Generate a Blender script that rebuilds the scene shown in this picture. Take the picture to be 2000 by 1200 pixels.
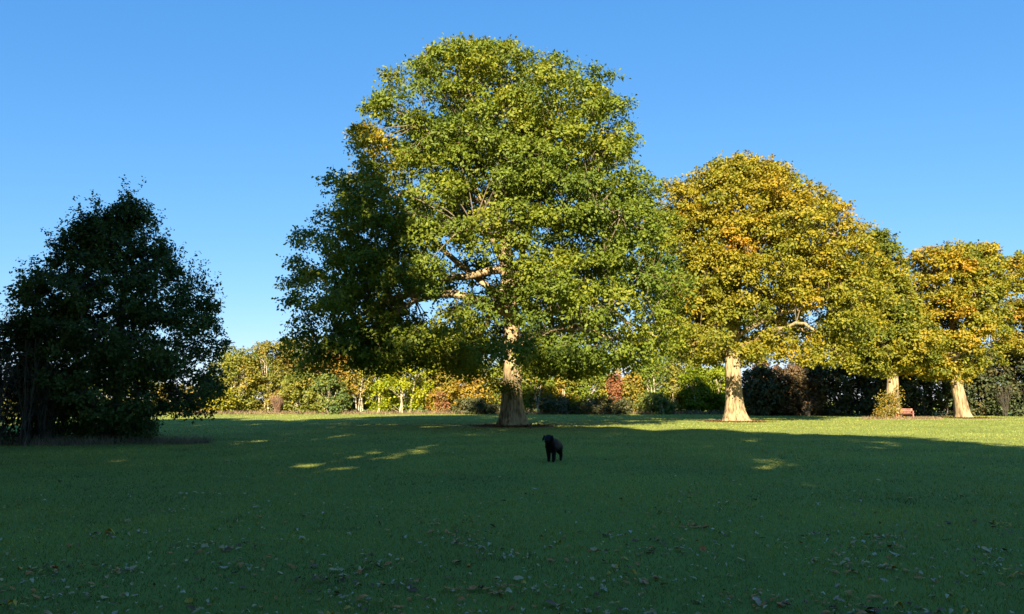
import bpy, math
import numpy as np
from mathutils import Vector, Matrix

for o in list(bpy.data.objects):
    bpy.data.objects.remove(o)
scene = bpy.context.scene
C = scene.collection
R = math.radians

# ------------------------------------------------------------------ camera
F = 1460.0                    # focal length in pixels of the 2000 px wide photograph
CAMZ = 1.6
PITCH = math.atan(182.0 / F)  # horizon sits at row 782 of 1200
cam_d = bpy.data.cameras.new('camera')
cam_d.sensor_width = 36.0
cam_d.lens = F / 2000.0 * 36.0
cam_d.clip_start = 0.05
cam_d.clip_end = 6000
cam = bpy.data.objects.new('camera', cam_d)
C.objects.link(cam)
cam.location = (0, 0, CAMZ)
cam.rotation_euler = (math.pi / 2 + PITCH, 0, 0)
scene.camera = cam

# ------------------------------------------------------------------ sky and sun
SUN_EL = R(27.5)
SUN_AZ = R(8.0)               # sun stands behind the viewer, 8 degrees to the left
w = bpy.data.worlds.new('World')
scene.world = w
w.use_nodes = True
nt = w.node_tree
sky = nt.nodes.new('ShaderNodeTexSky')
sky.sky_type = 'NISHITA'
sky.sun_disc = False
sky.sun_elevation = SUN_EL
sky.sun_rotation = math.pi + SUN_AZ
sky.altitude = 50
sky.air_density = 1.0
sky.dust_density = 0.0
sky.ozone_density = 3.0
nt.nodes['Background'].inputs['Strength'].default_value = 0.135
# grade the whole dome per channel: a clear blue that pales gently towards the horizon
sep_ = nt.nodes.new('ShaderNodeSeparateColor'); com_ = nt.nodes.new('ShaderNodeCombineColor')
nt.links.new(sky.outputs[0], sep_.inputs[0])
for ch, (gain, power) in enumerate(((0.22, 1.0), (0.536, 0.65), (1.06, 0.46))):
    pw_ = nt.nodes.new('ShaderNodeMath'); pw_.operation = 'POWER'; pw_.inputs[1].default_value = power
    ml_ = nt.nodes.new('ShaderNodeMath'); ml_.operation = 'MULTIPLY'; ml_.inputs[1].default_value = gain
    nt.links.new(sep_.outputs[ch], pw_.inputs[0]); nt.links.new(pw_.outputs[0], ml_.inputs[0]); nt.links.new(ml_.outputs[0], com_.inputs[ch])
nt.links.new(com_.outputs[0], nt.nodes['Background'].inputs['Color'])

sd = bpy.data.lights.new('sun', 'SUN')
sd.energy = 5.0
sd.angle = R(0.53)
sd.color = (1.0, 0.88, 0.66)
sun = bpy.data.objects.new('sun', sd)
C.objects.link(sun)
trav = Vector((math.sin(SUN_AZ) * math.cos(SUN_EL), math.cos(SUN_AZ) * math.cos(SUN_EL), -math.sin(SUN_EL)))
sun.rotation_euler = trav.to_track_quat('-Z', 'Y').to_euler()
sun.location = (-20, -60, 40)

vs = scene.view_settings
vs.view_transform = 'Standard'
vs.look = 'None'
vs.gamma = 1.0
vs.exposure = 1.75
vs.use_curve_mapping = False
scene.render.engine = 'CYCLES'
scene.cycles.max_bounces = 8
scene.cycles.diffuse_bounces = 5
scene.cycles.transmission_bounces = 3

# ------------------------------------------------------------------ helpers
def pix(x, y, Y):
    """point at depth Y seen at photo pixel x, y"""
    dx = (x - 1000.0) / F
    dy = (600.0 - y) / F
    d = (dx, math.cos(PITCH) - dy * math.sin(PITCH), math.sin(PITCH) + dy * math.cos(PITCH))
    t = Y / d[1]
    return Vector((d[0] * t, Y, CAMZ + d[2] * t))

def gpix(x, y):
    """point on the flat ground at photo pixel x, y"""
    dx = (x - 1000.0) / F
    dy = (600.0 - y) / F
    d = (dx, math.cos(PITCH) - dy * math.sin(PITCH), math.sin(PITCH) + dy * math.cos(PITCH))
    t = -CAMZ / d[2]
    return Vector((d[0] * t, d[1] * t, 0))

def np_mesh(name, V, faces, lf=None, smooth=False):
    """V (n,3); faces (m,3) or (m,4) int array; lf optional (m,3) per-face vector attribute"""
    me = bpy.data.meshes.new(name)
    V = np.asarray(V, dtype=np.float32)
    faces = np.asarray(faces, dtype=np.int32)
    m, k = faces.shape
    me.vertices.add(len(V))
    me.vertices.foreach_set('co', V.ravel())
    me.loops.add(m * k)
    me.loops.foreach_set('vertex_index', faces.ravel())
    me.polygons.add(m)
    me.polygons.foreach_set('loop_start', np.arange(0, m * k, k, dtype=np.int32))
    me.polygons.foreach_set('loop_total', np.full(m, k, dtype=np.int32))
    if lf is not None:
        a = me.attributes.new('lf', 'FLOAT_VECTOR', 'FACE')
        a.data.foreach_set('vector', np.asarray(lf, dtype=np.float32).ravel())
    me.update(calc_edges=True)
    me.validate()
    if smooth:
        me.polygons.foreach_set('use_smooth', np.ones(m, dtype=bool))
    return me

def link(name, me, mat=None, parent=None, kind=None):
    o = bpy.data.objects.new(name, me)
    C.objects.link(o)
    if mat is not None and me is not None and not me.materials:
        me.materials.append(mat)
    if parent is not None:
        o.parent = parent
    if kind:
        o['kind'] = kind
    return o

def tag(o, label, cat, group=None):
    o['label'] = label
    o['category'] = cat
    if group:
        o['group'] = group
    return o

def empty(name, loc, label, cat, group=None):
    o = bpy.data.objects.new(name, None)
    C.objects.link(o)
    o.location = loc
    o.empty_display_size = 0.3
    return tag(o, label, cat, group)

class Geo:
    """collects tubes and quads into one mesh"""
    def __init__(self):
        self.V = []; self.Fc = []; self.n = 0
    def add(self, V, Q):
        self.V.append(np.asarray(V, float)); self.Fc.append(np.asarray(Q, int) + self.n); self.n += len(V)
    def tube(self, P, rad, sides=6, cap=True):
        P = np.asarray(P, float); rad = np.asarray(rad, float)
        n = len(P)
        T = np.gradient(P, axis=0)
        T /= (np.linalg.norm(T, axis=1, keepdims=True) + 1e-9)
        ref = np.array([0.0, 0, 1]) if abs(T[0, 2]) < 0.8 else np.array([1.0, 0, 0])
        A = np.cross(T, ref); A /= (np.linalg.norm(A, axis=1, keepdims=True) + 1e-9)
        B = np.cross(T, A)
        th = np.linspace(0, 2 * np.pi, sides, endpoint=False)
        ring = A[:, None, :] * np.cos(th)[None, :, None] + B[:, None, :] * np.sin(th)[None, :, None]
        V = (P[:, None, :] + ring * rad[:, None, None]).reshape(-1, 3)
        i = np.arange(n - 1)[:, None] * sides; j = np.arange(sides)[None, :]; j2 = (j + 1) % sides
        Q = np.stack([i + j, i + j2, i + sides + j2, i + sides + j], -1).reshape(-1, 4)
        self.add(V, Q)
    def box(self, c, s, rot=None, bev=0.0):
        x, y, z = np.array(s) / 2
        V = np.array([[sx * x, sy * y, sz * z] for sz in (-1, 1) for sy in (-1, 1) for sx in (-1, 1)])
        if rot is not None:
            V = V @ np.array(rot).T
        V = V + np.array(c)
        Q = [[0, 2, 3, 1], [4, 5, 7, 6], [0, 1, 5, 4], [2, 6, 7, 3], [0, 4, 6, 2], [1, 3, 7, 5]]
        self.add(V, Q)
    def mesh(self, name, smooth=True):
        return np_mesh(name, np.concatenate(self.V), np.concatenate(self.Fc), smooth=smooth)

# ------------------------------------------------------------------ materials
def newmat(name):
    m = bpy.data.materials.new(name)
    m.use_nodes = True
    return m, m.node_tree.nodes, m.node_tree.links

def leafmat(name, stops, trans=0.32, spec=0.22, rough=0.55, tcol=1.25):
    """leaf colours along the per-leaf tint value, brightness from the second component"""
    m, N, L = newmat(name)
    b = N['Principled BSDF']
    at = N.new('ShaderNodeAttribute'); at.attribute_name = 'lf'
    sep = N.new('ShaderNodeSeparateXYZ'); L.new(at.outputs['Vector'], sep.inputs[0])
    cr = N.new('ShaderNodeValToRGB')
    el = cr.color_ramp.elements
    while len(el) < len(stops):
        el.new(0.5)
    for e, (p, c) in zip(el, stops):
        e.position = p; e.color = (*c, 1)
    L.new(sep.outputs['X'], cr.inputs[0])
    mul = N.new('ShaderNodeVectorMath'); mul.operation = 'SCALE'
    L.new(cr.outputs[0], mul.inputs[0]); L.new(sep.outputs['Y'], mul.inputs['Scale'])
    L.new(mul.outputs[0], b.inputs['Base Color'])
    b.inputs['Roughness'].default_value = rough
    b.inputs['Specular IOR Level'].default_value = spec
    tr = N.new('ShaderNodeBsdfTranslucent')
    m2 = N.new('ShaderNodeVectorMath'); m2.operation = 'MULTIPLY'
    m2.inputs[1].default_value = (tcol * 1.05, tcol, tcol * 0.4)
    L.new(mul.outputs[0], m2.inputs[0]); L.new(m2.outputs[0], tr.inputs['Color'])
    mix = N.new('ShaderNodeMixShader'); mix.inputs[0].default_value = trans
    L.new(b.outputs[0], mix.inputs[1]); L.new(tr.outputs[0], mix.inputs[2])
    L.new(mix.outputs[0], N['Material Output'].inputs['Surface'])
    return m

def barkmat(name, c1, c2, scale=1.0, bump=0.6):
    m, N, L = newmat(name)
    b = N['Principled BSDF']
    tc = N.new('ShaderNodeTexCoord')
    mp = N.new('ShaderNodeMapping'); mp.inputs['Scale'].default_value = (9 * scale, 9 * scale, 1.3 * scale)
    L.new(tc.outputs['Object'], mp.inputs[0])
    n1 = N.new('ShaderNodeTexNoise'); n1.inputs['Scale'].default_value = 1.0; n1.inputs['Detail'].default_value = 6
    L.new(mp.outputs[0], n1.inputs[0])
    n2 = N.new('ShaderNodeTexNoise'); n2.inputs['Scale'].default_value = 0.9; n2.inputs['Detail'].default_value = 4
    L.new(tc.outputs['Object'], n2.inputs[0])
    ad = N.new('ShaderNodeMath'); ad.operation = 'MULTIPLY_ADD'; ad.inputs[1].default_value = 0.65
    L.new(n1.outputs[0], ad.inputs[0])
    sc = N.new('ShaderNodeMath'); sc.operation = 'MULTIPLY'; sc.inputs[1].default_value = 0.4
    L.new(n2.outputs[0], sc.inputs[0]); L.new(sc.outputs[0], ad.inputs[2])
    cr = N.new('ShaderNodeValToRGB')
    cr.color_ramp.elements[0].position = 0.41; cr.color_ramp.elements[0].color = (*c1, 1)
    cr.color_ramp.elements[1].position = 0.57; cr.color_ramp.elements[1].color = (*c2, 1)
    L.new(ad.outputs[0], cr.inputs[0]); L.new(cr.outputs[0], b.inputs['Base Color'])
    b.inputs['Roughness'].default_value = 0.9
    b.inputs['Specular IOR Level'].default_value = 0.15
    bp = N.new('ShaderNodeBump'); bp.inputs['Strength'].default_value = bump; bp.inputs['Distance'].default_value = 0.06
    L.new(n1.outputs[0], bp.inputs['Height']); L.new(bp.outputs[0], b.inputs['Normal'])
    return m

def plainmat(name, c1, c2, scale=6.0, rough=0.7, spec=0.3):
    m, N, L = newmat(name)
    b = N['Principled BSDF']
    tc = N.new('ShaderNodeTexCoord')
    n1 = N.new('ShaderNodeTexNoise'); n1.inputs['Scale'].default_value = scale; n1.inputs['Detail'].default_value = 5
    L.new(tc.outputs['Object'], n1.inputs[0])
    cr = N.new('ShaderNodeValToRGB')
    cr.color_ramp.elements[0].position = 0.35; cr.color_ramp.elements[0].color = (*c1, 1)
    cr.color_ramp.elements[1].position = 0.65; cr.color_ramp.elements[1].color = (*c2, 1)
    L.new(n1.outputs[0], cr.inputs[0]); L.new(cr.outputs[0], b.inputs['Base Color'])
    b.inputs['Roughness'].default_value = rough
    b.inputs['Specular IOR Level'].default_value = spec
    return m

M = {}
M['oak_green'] = leafmat('oak_leaves_green', [(0, (0.075, 0.120, 0.018)), (0.45, (0.160, 0.195, 0.018)), (0.75, (0.26, 0.245, 0.020)), (0.92, (0.37, 0.26, 0.02)), (1, (0.45, 0.20, 0.02))])
M['oak_gold'] = leafmat('oak_leaves_gold', [(0, (0.085, 0.115, 0.016)), (0.35, (0.185, 0.190, 0.018)), (0.65, (0.30, 0.235, 0.018)), (0.85, (0.38, 0.235, 0.018)), (1, (0.38, 0.17, 0.018))])
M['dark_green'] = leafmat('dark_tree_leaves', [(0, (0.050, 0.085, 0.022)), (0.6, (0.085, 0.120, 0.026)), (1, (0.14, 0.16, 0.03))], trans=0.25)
M['olive'] = leafmat('olive_leaves', [(0, (0.15, 0.17, 0.025)), (0.5, (0.24, 0.225, 0.032)), (1, (0.36, 0.24, 0.05))])
M['brown_tips'] = leafmat('brown_tip_leaves', [(0, (0.17, 0.18, 0.03)), (0.5, (0.26, 0.215, 0.04)), (1, (0.36, 0.20, 0.05))])
M['midgreen'] = leafmat('mid_green_leaves', [(0, (0.07, 0.12, 0.035)), (0.5, (0.13, 0.17, 0.04)), (1, (0.25, 0.24, 0.04))])
M['lime'] = leafmat('lime_leaves', [(0, (0.16, 0.21, 0.012)), (0.5, (0.28, 0.30, 0.014)), (1, (0.42, 0.36, 0.02))])
M['yellow'] = leafmat('yellow_leaves', [(0, (0.20, 0.21, 0.02)), (0.5, (0.36, 0.30, 0.025)), (1, (0.50, 0.29, 0.03))])
M['orange'] = leafmat('orange_leaves', [(0, (0.20, 0.19, 0.028)), (0.5, (0.33, 0.225, 0.03)), (1, (0.40, 0.17, 0.03))])
M['red'] = leafmat('red_leaves', [(0, (0.24, 0.17, 0.05)), (0.5, (0.30, 0.14, 0.06)), (1, (0.33, 0.11, 0.06))])
M['green_gold'] = leafmat('green_gold_leaves', [(0, (0.12, 0.17, 0.02)), (0.45, (0.21, 0.23, 0.022)), (0.8, (0.36, 0.27, 0.03)), (1, (0.48, 0.22, 0.03))])
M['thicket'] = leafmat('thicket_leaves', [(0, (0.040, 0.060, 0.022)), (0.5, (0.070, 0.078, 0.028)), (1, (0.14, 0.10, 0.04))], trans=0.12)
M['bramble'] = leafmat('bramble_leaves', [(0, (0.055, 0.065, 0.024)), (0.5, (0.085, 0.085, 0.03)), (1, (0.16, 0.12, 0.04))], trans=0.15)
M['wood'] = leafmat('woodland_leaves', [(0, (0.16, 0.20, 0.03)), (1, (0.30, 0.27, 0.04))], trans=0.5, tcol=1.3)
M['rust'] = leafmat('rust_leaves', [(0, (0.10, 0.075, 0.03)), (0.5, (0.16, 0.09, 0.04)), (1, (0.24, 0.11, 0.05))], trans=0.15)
M['bark'] = barkmat('oak_bark', (0.12, 0.082, 0.042), (0.38, 0.28, 0.15), bump=1.0)
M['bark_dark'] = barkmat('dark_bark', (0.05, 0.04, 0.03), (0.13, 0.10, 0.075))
M['bark_branch'] = barkmat('branch_bark', (0.07, 0.055, 0.035), (0.20, 0.155, 0.10))
M['bark_pale'] = barkmat('pale_bark', (0.22, 0.18, 0.12), (0.48, 0.40, 0.27), bump=0.3)
M['twig'] = plainmat('bare_twigs', (0.16, 0.09, 0.06), (0.27, 0.16, 0.10), 3)
M['twig_grey'] = plainmat('grey_twigs', (0.05, 0.042, 0.03), (0.11, 0.09, 0.065), 3)
M['straw'] = plainmat('dry_grass', (0.13, 0.085, 0.045), (0.28, 0.20, 0.11), 2)
M['dog'] = plainmat('black_dog_coat', (0.004, 0.004, 0.004), (0.010, 0.010, 0.010), 45, rough=0.55, spec=0.10)
M['dog_nose'] = plainmat('dog_nose', (0.006, 0.006, 0.006), (0.012, 0.012, 0.012), 40, rough=0.25, spec=0.5)
M['bench'] = plainmat('red_brown_bench_wood', (0.28, 0.11, 0.08), (0.42, 0.20, 0.14), 5)

# ------------------------------------------------------------------ foliage
def unit(v):
    return v / (np.linalg.norm(v, axis=-1, keepdims=True) + 1e-9)

def leaf_geo(P, D, size, rng, face, aspect=0.66, fold=0.25):
    """two-triangle leaves folded along the midrib: base P, pointing along D, blade turned to face outwards and up"""
    n = len(P)
    up = unit(rng.normal(size=(n, 3)) * 0.33 + face * 1.0 + np.array([0, 0, 0.30]))
    S = unit(np.cross(D, up)); U = np.cross(S, D)
    L = size[:, None]
    mid = P + D * L * 0.55
    lift = U * L * fold * rng.uniform(0.2, 1.0, (n, 1))
    V = np.stack([P, mid - S * L * aspect * 0.5 + lift, P + D * L, mid + S * L * aspect * 0.5 + lift], 1).reshape(-1, 3)
    b = np.arange(n)[:, None] * 4
    Fc = np.concatenate([b + np.array([[0, 2, 1]]), b + np.array([[0, 3, 2]])], 1).reshape(-1, 3)
    return V, Fc

def rosettes(Cn, out, spread, nleaf, Lsize, rng, tint, tvar=0.10, vmin=0.88, vmax=1.12):
    """tufts of leaves round the twig ends Cn, pointing out along out; returns V, F, lf"""
    n = len(Cn)
    idx = np.repeat(np.arange(n), nleaf)
    off = rng.normal(size=(n * nleaf, 3)) * spread[idx, None] * np.array([1, 1, 0.75])
    P = Cn[idx] + off
    D = unit(off / (spread[idx, None] + 1e-6) * 0.7 + out[idx] * 0.2 + rng.normal(size=off.shape) * 0.7 + np.array([0, 0, -0.25]))
    size = Lsize * rng.uniform(0.65, 1.25, len(P))
    V, Fc = leaf_geo(P - D * size[:, None] * 0.4, D, size, rng, out[idx])
    t = np.clip(tint[idx] + rng.normal(size=len(P)) * tvar, 0, 1)
    v = rng.uniform(vmin, vmax, len(P))
    lf = np.repeat(np.stack([t, v, t * 0], 1), 2, axis=0)
    return V, Fc, lf

def join(parts):
    Vs, Fs, Ls, n = [], [], [], 0
    for V, Fc, lf in parts:
        Vs.append(V); Fs.append(Fc + n); Ls.append(lf); n += len(V)
    return np.concatenate(Vs), np.concatenate(Fs), np.concatenate(Ls)

def env_from_pixels(prof, Y):
    z = []; xl = []; xr = []
    for (y, a, b) in prof:
        p = pix(a, y, Y); q = pix(b, y, Y)
        z.append(p.z); xl.append(p.x); xr.append(q.x)
    o = np.argsort(z)
    return np.array(z)[o], np.array(xl)[o], np.array(xr)[o]

def sample_clumps(env, Y0, hyr, n, Rr, rng, shell=0.72, hole=None, spacing=0.0, lump=0.0):
    z, xl, xr = env
    out = []
    zmin, zmax = z[0], z[-1]
    wmax = (xr - xl).max()
    tries = 0
    while len(out) < n and tries < n * 60:
        tries += 1
        zz = rng.uniform(zmin, zmax)
        a = np.interp(zz, z, xl); b = np.interp(zz, z, xr)
        if rng.uniform() > (b - a) / wmax:
            continue
        Rad = rng.uniform(*Rr)
        hx = max((b - a) / 2 - 0.75 * Rad, 0.15); cx = (a + b) / 2
        th = rng.uniform(0, 2 * np.pi)
        f = rng.uniform(0.86, 1.0) if rng.uniform() < shell else math.sqrt(rng.uniform(0.05, 0.8))
        hy = max((b - a) / 2 * hyr - 0.75 * Rad, 0.15)
        f *= 1 + lump * math.sin(3 * th + 0.9 * zz + 1.0) * math.sin(1.1 * zz + 2 * th)
        p = np.array([cx + hx * f * math.cos(th), Y0 + hy * f * math.sin(th), min(max(zz, zmin + 0.35 * Rad), zmax - 0.55 * Rad)])
        if hole is not None and hole(p):
            continue
        if spacing and f > 0.85 and tries < n * 40 and out:
            O = np.array(out)
            dd = (O[:, :3] - p) * np.array([1, 1, 1.45])
            if (np.linalg.norm(dd, axis=1) < spacing * (O[:, 3] + Rad)).any():
                continue
        out.append((p[0], p[1], p[2], Rad))
    return np.array(out)

def crown_mesh(name, clumps, centre, nros, nleaf, Lsize, rng, tintfn, flat=0.62, spread=0.2, shoots=0, shoot_len=(0.5, 1.3), tvar=0.10):
    n = len(clumps)
    Cc = clumps[:, :3]; Rad = clumps[:, 3]
    outw = unit(Cc - centre + np.array([0, 0, 0.4]))
    idx = np.repeat(np.arange(n), nros)
    d = unit(rng.normal(size=(n * nros, 3)) + outw[idx] * 0.5 + np.array([0, 0, 0.42]))
    rr = Rad[idx, None] * rng.uniform(0.6, 1.08, (len(idx), 1))
    P = Cc[idx] + d * rr * np.array([1, 1, flat])
    ct = tintfn(Cc) + rng.normal(size=n) * tvar
    tint = ct[idx] + rng.normal(size=len(idx)) * tvar * 0.6
    parts = [rosettes(P, d, spread * rng.uniform(0.7, 1.3, len(P)), nleaf, Lsize, rng, tint, tvar=tvar * 0.7)]
    if shoots:
        top = np.argsort(-(outw[:, 2] + rng.normal(size=n) * 0.35))[:max(shoots // 2, 1)]
        k = rng.choice(top, shoots)
        ln = rng.uniform(*shoot_len, shoots)
        dirs = unit(outw[k] * np.array([0.6, 0.6, 0]) + np.array([0, 0, 1.0]) + rng.normal(size=(shoots, 3)) * 0.22)
        m = 9
        tt = np.linspace(0.2, 1, m)
        S = (Cc[k] + dirs * Rad[k, None] * np.array([0.3, 0.3, 0.5]))[:, None, :] + dirs[:, None, :] * (tt[None, :, None] * ln[:, None, None])
        S = S.reshape(-1, 3)
        parts.append(rosettes(S, np.repeat(dirs, m, 0), np.full(len(S), spread * 0.5), max(nleaf // 4, 3), Lsize * 0.85, rng, np.repeat(ct[k], m), tvar=tvar))
    V, Fc, lf = join(parts)
    return V, Fc, lf

def trunk_geo(path, rads, rng, flare=1.0, lobes=6, sides=28, fine=22):
    """trunk with root flare, lobed low down; path of world points, rads of radii"""
    path = np.asarray(path, float); rads = np.asarray(rads, float)
    s = np.linspace(0, 1, len(path)); t = np.linspace(0, 1, fine) ** 1.6
    P = np.stack([np.interp(t, s, path[:, k]) for k in range(3)], 1)
    r = np.interp(t, s, rads)
    th = np.linspace(0, 2 * np.pi, sides, endpoint=False)
    ph = rng.uniform(0, 6.28, 4)
    h = P[:, 2] - P[0, 2]
    fl = np.exp(-h / (1.15 * rads[0]))[:, None]
    lob = 0.5 * np.cos(lobes * th + ph[0]) + 0.3 * np.cos((lobes - 2) * th + ph[1]) + 0.25 * np.cos((lobes + 5) * th + ph[2])
    rr = r[:, None] * (1 + 0.035 * lob[None, :] + flare * fl * (0.42 + 0.5 * lob[None, :] * fl) + 0.025 * np.cos(3 * th[None, :] + h[:, None] * 1.1 + ph[3]))
    rr *= 1 + rng.normal(size=rr.shape) * 0.012
    V = np.stack([P[:, 0, None] + rr * np.cos(th), P[:, 1, None] + rr * np.sin(th), np.repeat(P[:, 2, None], sides, 1)], -1).reshape(-1, 3)
    i = np.arange(fine - 1)[:, None] * sides; j = np.arange(sides)[None, :]; j2 = (j + 1) % sides
    Q = np.stack([i + j, i + j2, i + sides + j2, i + sides + j], -1).reshape(-1, 4)
    return V, Q

def bez(a, b, c, n):
    t = np.linspace(0, 1, n)[:, None]
    return (1 - t) ** 2 * np.asarray(a) + 2 * t * (1 - t) * np.asarray(b) + t * t * np.asarray(c)

def build_tree(name, label, cat, group, base, prof, Y0, hyr, trunk_path, trunk_r, mat, bark, seed, nclump, Rr, nros, nleaf, Lsize,
               tintfn, nlimb=9, flare=1.0, hole=None, extra_limbs=(), shoots=0, shoot_len=(0.5, 1.3), shell=0.72, spread=0.2, env=None,
               flat=0.6, tvar=0.10, branch_r=0.04, add_clumps=None, spacing=0.63):
    rng = np.random.default_rng(seed)
    base = Vector(base)
    root = empty(name, base, label, cat, group)
    b = np.array(base)
    if env is None:
        env = env_from_pixels(prof, Y0)
    cl = sample_clumps(env, Y0, hyr, nclump, Rr, rng, shell, hole, spacing, 0.12)
    if add_clumps is not None and len(add_clumps):
        cl = np.concatenate([cl, np.array(add_clumps)])
    zc = 0.4 * env[0][0] + 0.6 * env[0].mean()
    centre = np.array([(env[1].mean() + env[2].mean()) / 2, Y0, zc])
    V, Fc, lf = crown_mesh(name, cl, centre, nros, nleaf, Lsize, rng, tintfn, flat=flat, spread=spread, shoots=shoots, shoot_len=shoot_len, tvar=tvar)
    link('crown', np_mesh('crown', V - b, Fc, lf), mat, root, 'stuff')
    tp = np.asarray([np.array(p) for p in trunk_path], float)
    tV, tQ = trunk_geo(tp - b, trunk_r, rng, flare)
    trunk = link('trunk', np_mesh('trunk', tV, tQ, smooth=True), bark, root)
    # main limbs to well-spread clumps
    pts = cl[:, :3]
    chosen = [int(np.argmax(pts[:, 2]))]
    dmin = np.linalg.norm(pts - pts[chosen[0]], axis=1)
    while len(chosen) < min(nlimb, len(pts)):
        k = int(np.argmax(dmin)); chosen.append(k)
        dmin = np.minimum(dmin, np.linalg.norm(pts - pts[k], axis=1))
    tl = np.linspace(0, 1, len(tp))
    samples = [np.stack([np.interp(np.linspace(0.45, 1, 14), tl, tp[:, k]) for k in range(3)], 1)]
    for li, k in enumerate(chosen):
        e = pts[k]
        fr = np.clip(0.55 + 0.4 * (e[2] - env[0][0]) / (env[0][-1] - env[0][0]), 0.55, 0.98) - rng.uniform(0, 0.05)
        a = np.array([np.interp(fr, tl, tp[:, q]) for q in range(3)])
        midp = a * 0.45 + e * 0.55 + np.array([0, 0, 0.22 * np.linalg.norm((e - a)[:2])]) + rng.normal(size=3) * 0.5
        P = bez(a, midp, e, 12)
        P[1:-1] += rng.normal(size=(10, 3)) * 0.10
        r0 = np.interp(fr, tl, trunk_r) * rng.uniform(0.45, 0.7)
        g = Geo(); g.tube(P - b, np.linspace(r0, 0.05, 12), 8)
        link('limb', g.mesh('limb'), bark, trunk)
        samples.append(P[2:])
    for (path, r0, r1) in extra_limbs:
        P = np.array([np.array(p) for p in path])
        s = np.linspace(0, 1, len(P)); t = np.linspace(0, 1, 12)
        P = np.stack([np.interp(t, s, P[:, q]) for q in range(3)], 1)
        P[1:-1] += rng.normal(size=(10, 3)) * 0.05
        g = Geo(); g.tube(P - b, np.linspace(r0, r1, 12), 10)
        link('limb', g.mesh('limb'), bark, trunk)
        samples.append(P)
    S = np.concatenate(samples)
    g = Geo()
    for c in cl:
        d = np.linalg.norm(S - c[:3], axis=1) + 0.35 * np.maximum(S[:, 2] - c[2], 0)
        a = S[int(np.argmin(d))]
        e = c[:3] + np.array([0, 0, 0.2])
        m = (a + e) / 2 + rng.normal(size=3) * 0.25 + np.array([0, 0, 0.1])
        P = bez(a, m, e, 5) - b
        g.tube(P, np.linspace(branch_r * (0.8 + 0.3 * c[3]), 0.012, 5), 4)
        for q in range(4):
            d2 = unit(rng.normal(size=3) + np.array([0, 0, 0.5])) * c[3] * 0.8
            g.tube(np.array([e - b, e - b + d2 * 0.5 + rng.normal(size=3) * 0.06, e - b + d2]), [0.018, 0.012, 0.006], 3)
    br = link('branches', g.mesh('branches'), M['bark_branch'] if bark is M['bark'] else bark, root, 'stuff')
    return root

# ------------------------------------------------------------------ ground
TREES = {'main': gpix(1000, 833), 'second': gpix(1437, 824), 'third': gpix(1743, 818), 'fourth': gpix(1882, 817)}

def ground_material():
    m, N, L = newmat('lawn')
    b = N['Principled BSDF']
    geo = N.new('ShaderNodeNewGeometry')
    def noise(sc, det=4, rough=0.55):
        n = N.new('ShaderNodeTexNoise'); n.inputs['Scale'].default_value = sc; n.inputs['Detail'].default_value = det
        n.inputs['Roughness'].default_value = rough
        L.new(geo.outputs['Position'], n.inputs[0]); return n
    n1 = noise(0.35); n2 = noise(9.0, 6, 0.7)
    cr = N.new('ShaderNodeValToRGB')
    e = cr.color_ramp.elements
    e[0].position = 0.3; e[0].color = (0.150, 0.190, 0.040, 1)
    e[1].position = 0.7; e[1].color = (0.250, 0.275, 0.050, 1)
    ad = N.new('ShaderNodeMath'); ad.operation = 'MULTIPLY_ADD'; ad.inputs[1].default_value = 0.5
    h = N.new('ShaderNodeMath'); h.operation = 'MULTIPLY'; h.inputs[1].default_value = 0.5
    L.new(n2.outputs[0], h.inputs[0]); L.new(n1.outputs[0], ad.inputs[0]); L.new(h.outputs[0], ad.inputs[2])
    L.new(ad.outputs[0], cr.inputs[0])
    col = cr.outputs[0]
    # trodden bare earth round the oaks
    n3 = noise(0.8, 5)
    for key, rad in (('main', 2.6), ('second', 2.2), ('third', 2.4), ('fourth', 3.0)):
        p = TREES[key]
        sub = N.new('ShaderNodeVectorMath'); sub.operation = 'DISTANCE'; sub.inputs[1].default_value = (p.x, p.y - 0.3, 0)
        L.new(geo.outputs['Position'], sub.inputs[0])
        a2 = N.new('ShaderNodeMath'); a2.operation = 'MULTIPLY_ADD'; a2.inputs[1].default_value = 3.2
        L.new(n3.outputs[0], a2.inputs[0]); L.new(sub.outputs['Value'], a2.inputs[2])
        mr = N.new('ShaderNodeMapRange'); mr.inputs['From Min'].default_value = rad + 1.2; mr.inputs['From Max'].default_value = rad + 2.0
        mr.inputs['To Min'].default_value = 1; mr.inputs['To Max'].default_value = 0
        L.new(a2.outputs[0], mr.inputs['Value'])
        mx = N.new('ShaderNodeMix'); mx.data_type = 'RGBA'
        mx.inputs[7].default_value = (0.20, 0.135, 0.075, 1)
        L.new(mr.outputs[0], mx.inputs[0]); L.new(col, mx.inputs[6])
        col = mx.outputs[2]
    L.new(col, b.inputs['Base Color'])
    b.inputs['Roughness'].default_value = 0.95
    b.inputs['Specular IOR Level'].default_value = 0.1
    bp = N.new('ShaderNodeBump'); bp.inputs['Strength'].default_value = 0.6; bp.inputs['Distance'].default_value = 0.03
    L.new(n2.outputs[0], bp.inputs['Height']); L.new(bp.outputs[0], b.inputs['Normal'])
    return m

g = Geo()
xs = np.array([-2500, -600, -150, -60, -30, -10, 10, 30, 60, 150, 600, 2500.0]); ys = np.array([-400, -120, -40, -10, 10, 30, 50, 80, 120, 300, 900, 3500.0])
GV = np.array([[x, y, 0] for y in ys for x in xs])
GQ = np.array([[j * 12 + i, j * 12 + i + 1, (j + 1) * 12 + i + 1, (j + 1) * 12 + i] for j in range(11) for i in range(11)])
ground = link('ground', np_mesh('ground', GV, GQ), ground_material(), kind='structure')
ground['label'] = 'broad flat mown park lawn'

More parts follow.
